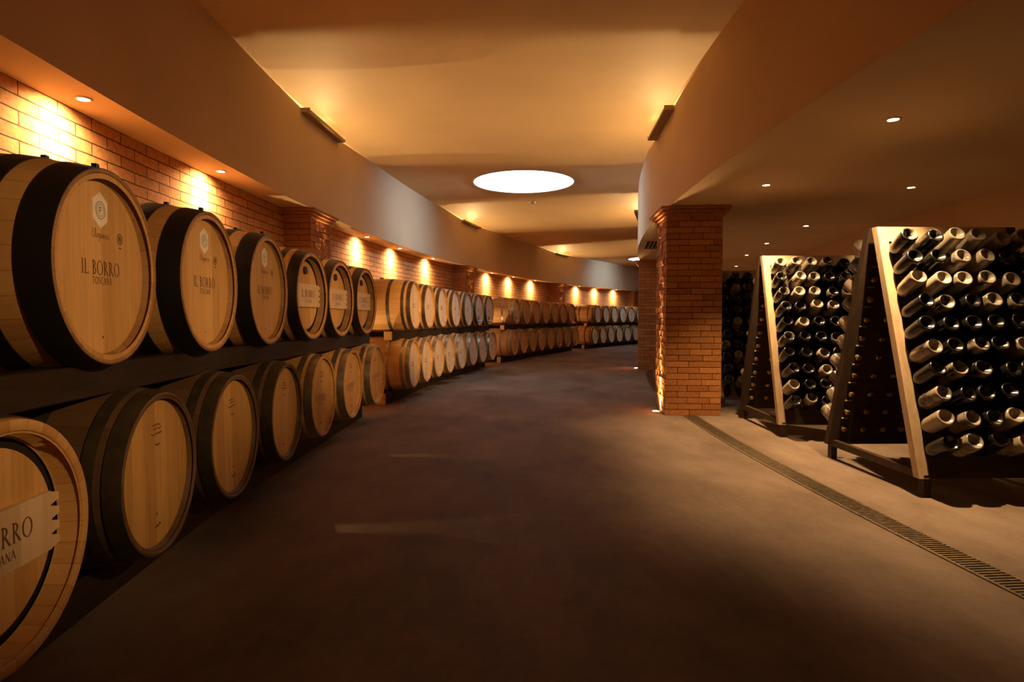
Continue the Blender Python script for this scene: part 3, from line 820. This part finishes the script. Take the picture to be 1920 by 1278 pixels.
# ---- timbers that carry the barrels
def timber(r0, th0, th1, z0, z1, w, label, group, mat='beam', pale_end=False):
    a, b = P(r0, th0), P(r0, th1)
    L = sqrt((a[0]-b[0])**2+(a[1]-b[1])**2); tm = (th0+th1)/2
    bm = bmesh.new(); box(bm, -w/2, w/2, -L/2, L/2, z0, z1)
    bmesh.ops.bevel(bm, geom=bm.edges[:], offset=.004, segments=1, affect='EDGES')
    mid = ((a[0]+b[0])/2, (a[1]+b[1])/2, 0)
    o = mesh_obj('timber_rail', bm, M[mat], loc=mid, rz=-radians(tm))
    tag(o, label, 'beam', group)
    if pale_end:
        bm = bmesh.new(); box(bm, -w/2+.002, w/2-.002, -L/2-.035, -L/2-.0005, z0+.002, z1-.002)
        e = mesh_obj('end_block', bm, M['block'], o); e['label'] = 'pale sawn end'
    return o
STK = ['first', 'second', 'third', 'last']
SPANS = [[(-7.2, -2.8), (-2.78, 2.75)], [(4.35, 9.3), (9.32, 14.4)], [(16.5, 21.7), (21.72, 26.9)], [(28.9, 33.2), (33.22, 37.4)]]
for s, spans in enumerate(SPANS):
    for j, (a, b) in enumerate(spans):
        pos = 'near half' if j == 0 else 'far half'
        pale = s > 0 and j == 0
        g = f'timbers of the {STK[s]} stack'
        timber(34.07, a, b, .802, .912, .10, f'dark timber between the tiers of the {STK[s]} stack, front rail of its {pos}', g, pale_end=pale)
        timber(34.62, a, b, .802, .912, .10, f'dark timber between the tiers of the {STK[s]} stack, rear rail of its {pos}', g, pale_end=False)
        timber(34.16, a, b, 0, .142, .10, f'dark floor timber under the {STK[s]} stack, front rail of its {pos}', g, pale_end=pale)
        timber(34.60, a, b, 0, .142, .10, f'dark floor timber under the {STK[s]} stack, rear rail of its {pos}', g, pale_end=False)
# wedges beside the lower barrels of the first stack
wedge = None
for i, th in enumerate(L1[:6]):
    if wedge is None:
        bm = bmesh.new(); prism_x(bm, [(-.05, 0), (.05, 0), (-.05, .055)], -.035, .035)
        wedge = o = mesh_obj('wooden_wedge', bm, M['block'])
    else: o = wedge.copy(); COL.objects.link(o)
    t = th+.66-.33*(i % 2)*0
    x = P(34.16, t, .142); o.location = x; o.rotation_euler = (0, 0, -radians(t)+pi)
    tag(o, f'small wooden wedge on the floor timber, past the {ORD[i]} bottom barrel of the first stack', 'wedge', 'wedges under the first stack')

# ------------------------------------------------------------------ riddling racks and their bottles
RW, HT, HB, SP, TH = .94, 1.68, .113, .46, .052
NX = [.094+.146*i for i in range(6)]
NZ = [1.497-.138*j for j in range(10)]
def panel_y(z): return SP*(HT-z)/(HT-HB)
def rack(th, label, rear_strips=True):
    root = empty('riddling_rack', P(30.03, th), -radians(th)); tag(root, label, 'bottle rack', 'wooden riddling racks')
    for s in (-1, 1):
        nm = 'front_panel' if s < 0 else 'rear_panel'
        def slab(z0, z1, x0, x1, t0, t1, name, mat):
            bm = bmesh.new(); g = .012
            poly = [(s*(g+panel_y(z0)+t0), z0), (s*(g+panel_y(z1)+t0), z1), (s*(g+panel_y(z1)+t1), z1), (s*(g+panel_y(z0)+t1), z0)]
            prism_x(bm, poly, x0, x1); return mesh_obj(name, bm, M[mat], root)
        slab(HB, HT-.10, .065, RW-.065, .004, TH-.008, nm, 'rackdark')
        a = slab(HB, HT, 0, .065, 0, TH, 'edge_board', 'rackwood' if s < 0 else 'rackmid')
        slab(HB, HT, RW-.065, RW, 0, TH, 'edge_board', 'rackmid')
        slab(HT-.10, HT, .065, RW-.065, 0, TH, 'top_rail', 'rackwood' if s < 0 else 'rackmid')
        if s > 0 and rear_strips:  # pale strips stand in for light showing through slits between rows
            for j in range(9):
                z = NZ[j]-.069
                bm = bmesh.new(); y = .012+panel_y(z)
                prism_x(bm, [(y-.006, z-.004), (y+.004, z-.004), (y+.004, z+.004), (y-.006, z+.004)], .066, .115)
                mesh_obj('light_slit_strip', bm, M['rackwood'], root)
        for x in (.03, RW-.075):
            bm = bmesh.new(); y = s*(.012+panel_y(HB)+TH/2)
            box(bm, x, x+.045, y-.024, y+.024, 0, HB+.02); mesh_obj('foot', bm, M['rackdark'], root)
    for x in (.028, RW-.075):
        bm = bmesh.new(); y = .012+SP+TH/2
        box(bm, x, x+.04, -y, y, HB-.012, HB+.036); mesh_obj('stretcher', bm, M['rackmid'], root)
    return root
EPS = radians(30)
bp = None
def bottle(th, col, row, s, label, group):
    global bp
    if bp is None:
        bp = empty('wine_bottle', (0, 0, 0))
        bm = bmesh.new()      # axis z, base at 0
        lathe(bm, [(.040, 0), (.034, .012), (.014, .028), (.004, .036), (.0, .0405), (.0022, .0445), (.008, .0475), (.02, .0485), (.16, .0485), (.185, .045),
                   (.215, .032), (.240, .020), (.262, .0155), (.285, .0148), (.286, .0165), (.298, .0165), (.300, .0)], 28, 'z')
        bm.transform(Matrix.Diagonal((1.07, 1.07, .86, 1))); mesh_obj('glass', bm, M['bottle'], bp, True, sharp=60)
        bm = bmesh.new(); lathe(bm, [(.287, .0150), (.287, .0182), (.303, .0180), (.307, .0140), (.308, 0)], 20, 'z'); bm.transform(Matrix.Diagonal((1.07, 1.07, .86, 1)))
        mesh_obj('crown_cap', bm, M['gold'], bp, True)
        o = bp
    else: o = copy_tree(bp)
    # in rack space: neck hole in the board, base hangs outside and up
    e = EPS+random.gauss(0, .035); yaw = random.gauss(0, .05)
    d = Vector((sin(yaw)*cos(e), s*cos(e)*cos(yaw), sin(e)))          # towards the base
    z = NZ[row]; hole = Vector((NX[col]+random.uniform(-.003, .003), s*(.012+panel_y(z)+TH/2), z))
    base = hole + d*(.214+random.uniform(-.004, .006))
    zax = -d; xax = Vector((0, 0, 1)).cross(zax).normalized(); yax = zax.cross(xax)
    m = Matrix((xax, yax, zax)).transposed().to_4x4(); m.translation = base
    W = Matrix.Translation(P(30.03, th)) @ Matrix.Rotation(-radians(th), 4, 'Z')
    o.matrix_world = W @ m @ Matrix.Rotation(random.uniform(0, 6.28), 4, 'Z')
    tag(o, label, 'bottle', group)
TA, TB, TD, TC = -1.52, 1.99, 5.52, -5.03
rack(TA, 'large wooden riddling rack of bottles standing at the front right')
rack(TB, 'wooden riddling rack of bottles standing right behind the front rack')
rack(TC, 'wooden riddling rack cut off by the right edge of the picture')
rack(TD, 'shadowed riddling rack half hidden behind the near brick pillar')
for th, nm, s, cols in ((TA, 'front rack', -1, 6), (TA, 'front rack', 1, 6), (TB, 'second rack', -1, 6), (TB, 'second rack', 1, 6), (TD, 'rack behind the pillar', -1, 3), (TC, 'cut-off right rack', 1, 3)):
    side = 'near side' if s < 0 else 'far side'
    for r in range(10):
        for c in range(cols):
            bottle(th, c, r, s, f'dark bottle, {nm}, {side}, {ORD[r]} row, {ORD[c]} from the aisle', f'bottles on the {side} of the {nm}')

# ------------------------------------------------------------------ camera and view
cam = bpy.data.cameras.new('camera'); cam.sensor_width = 36; cam.lens = 36*1130/1920; cam.clip_start = .05; cam.clip_end = 200
co = bpy.data.objects.new('camera', cam); co.location = (0, 0, 1.07); co.rotation_euler = (radians(90-2.12), 0, 0); link(co)
sc.camera = co
w = bpy.data.worlds.new('world'); sc.world = w; w.use_nodes = True
w.node_tree.nodes['Background'].inputs[0].default_value = (0, 0, 0, 1)
sc.view_settings.view_transform = 'Standard'; sc.view_settings.look = 'None'
sc.view_settings.exposure = 0.0; sc.view_settings.gamma = 1.0; sc.view_settings.use_curve_mapping = False
sc.cycles.use_denoising = True
sc.cycles.max_bounces = 10; sc.cycles.diffuse_bounces = 6
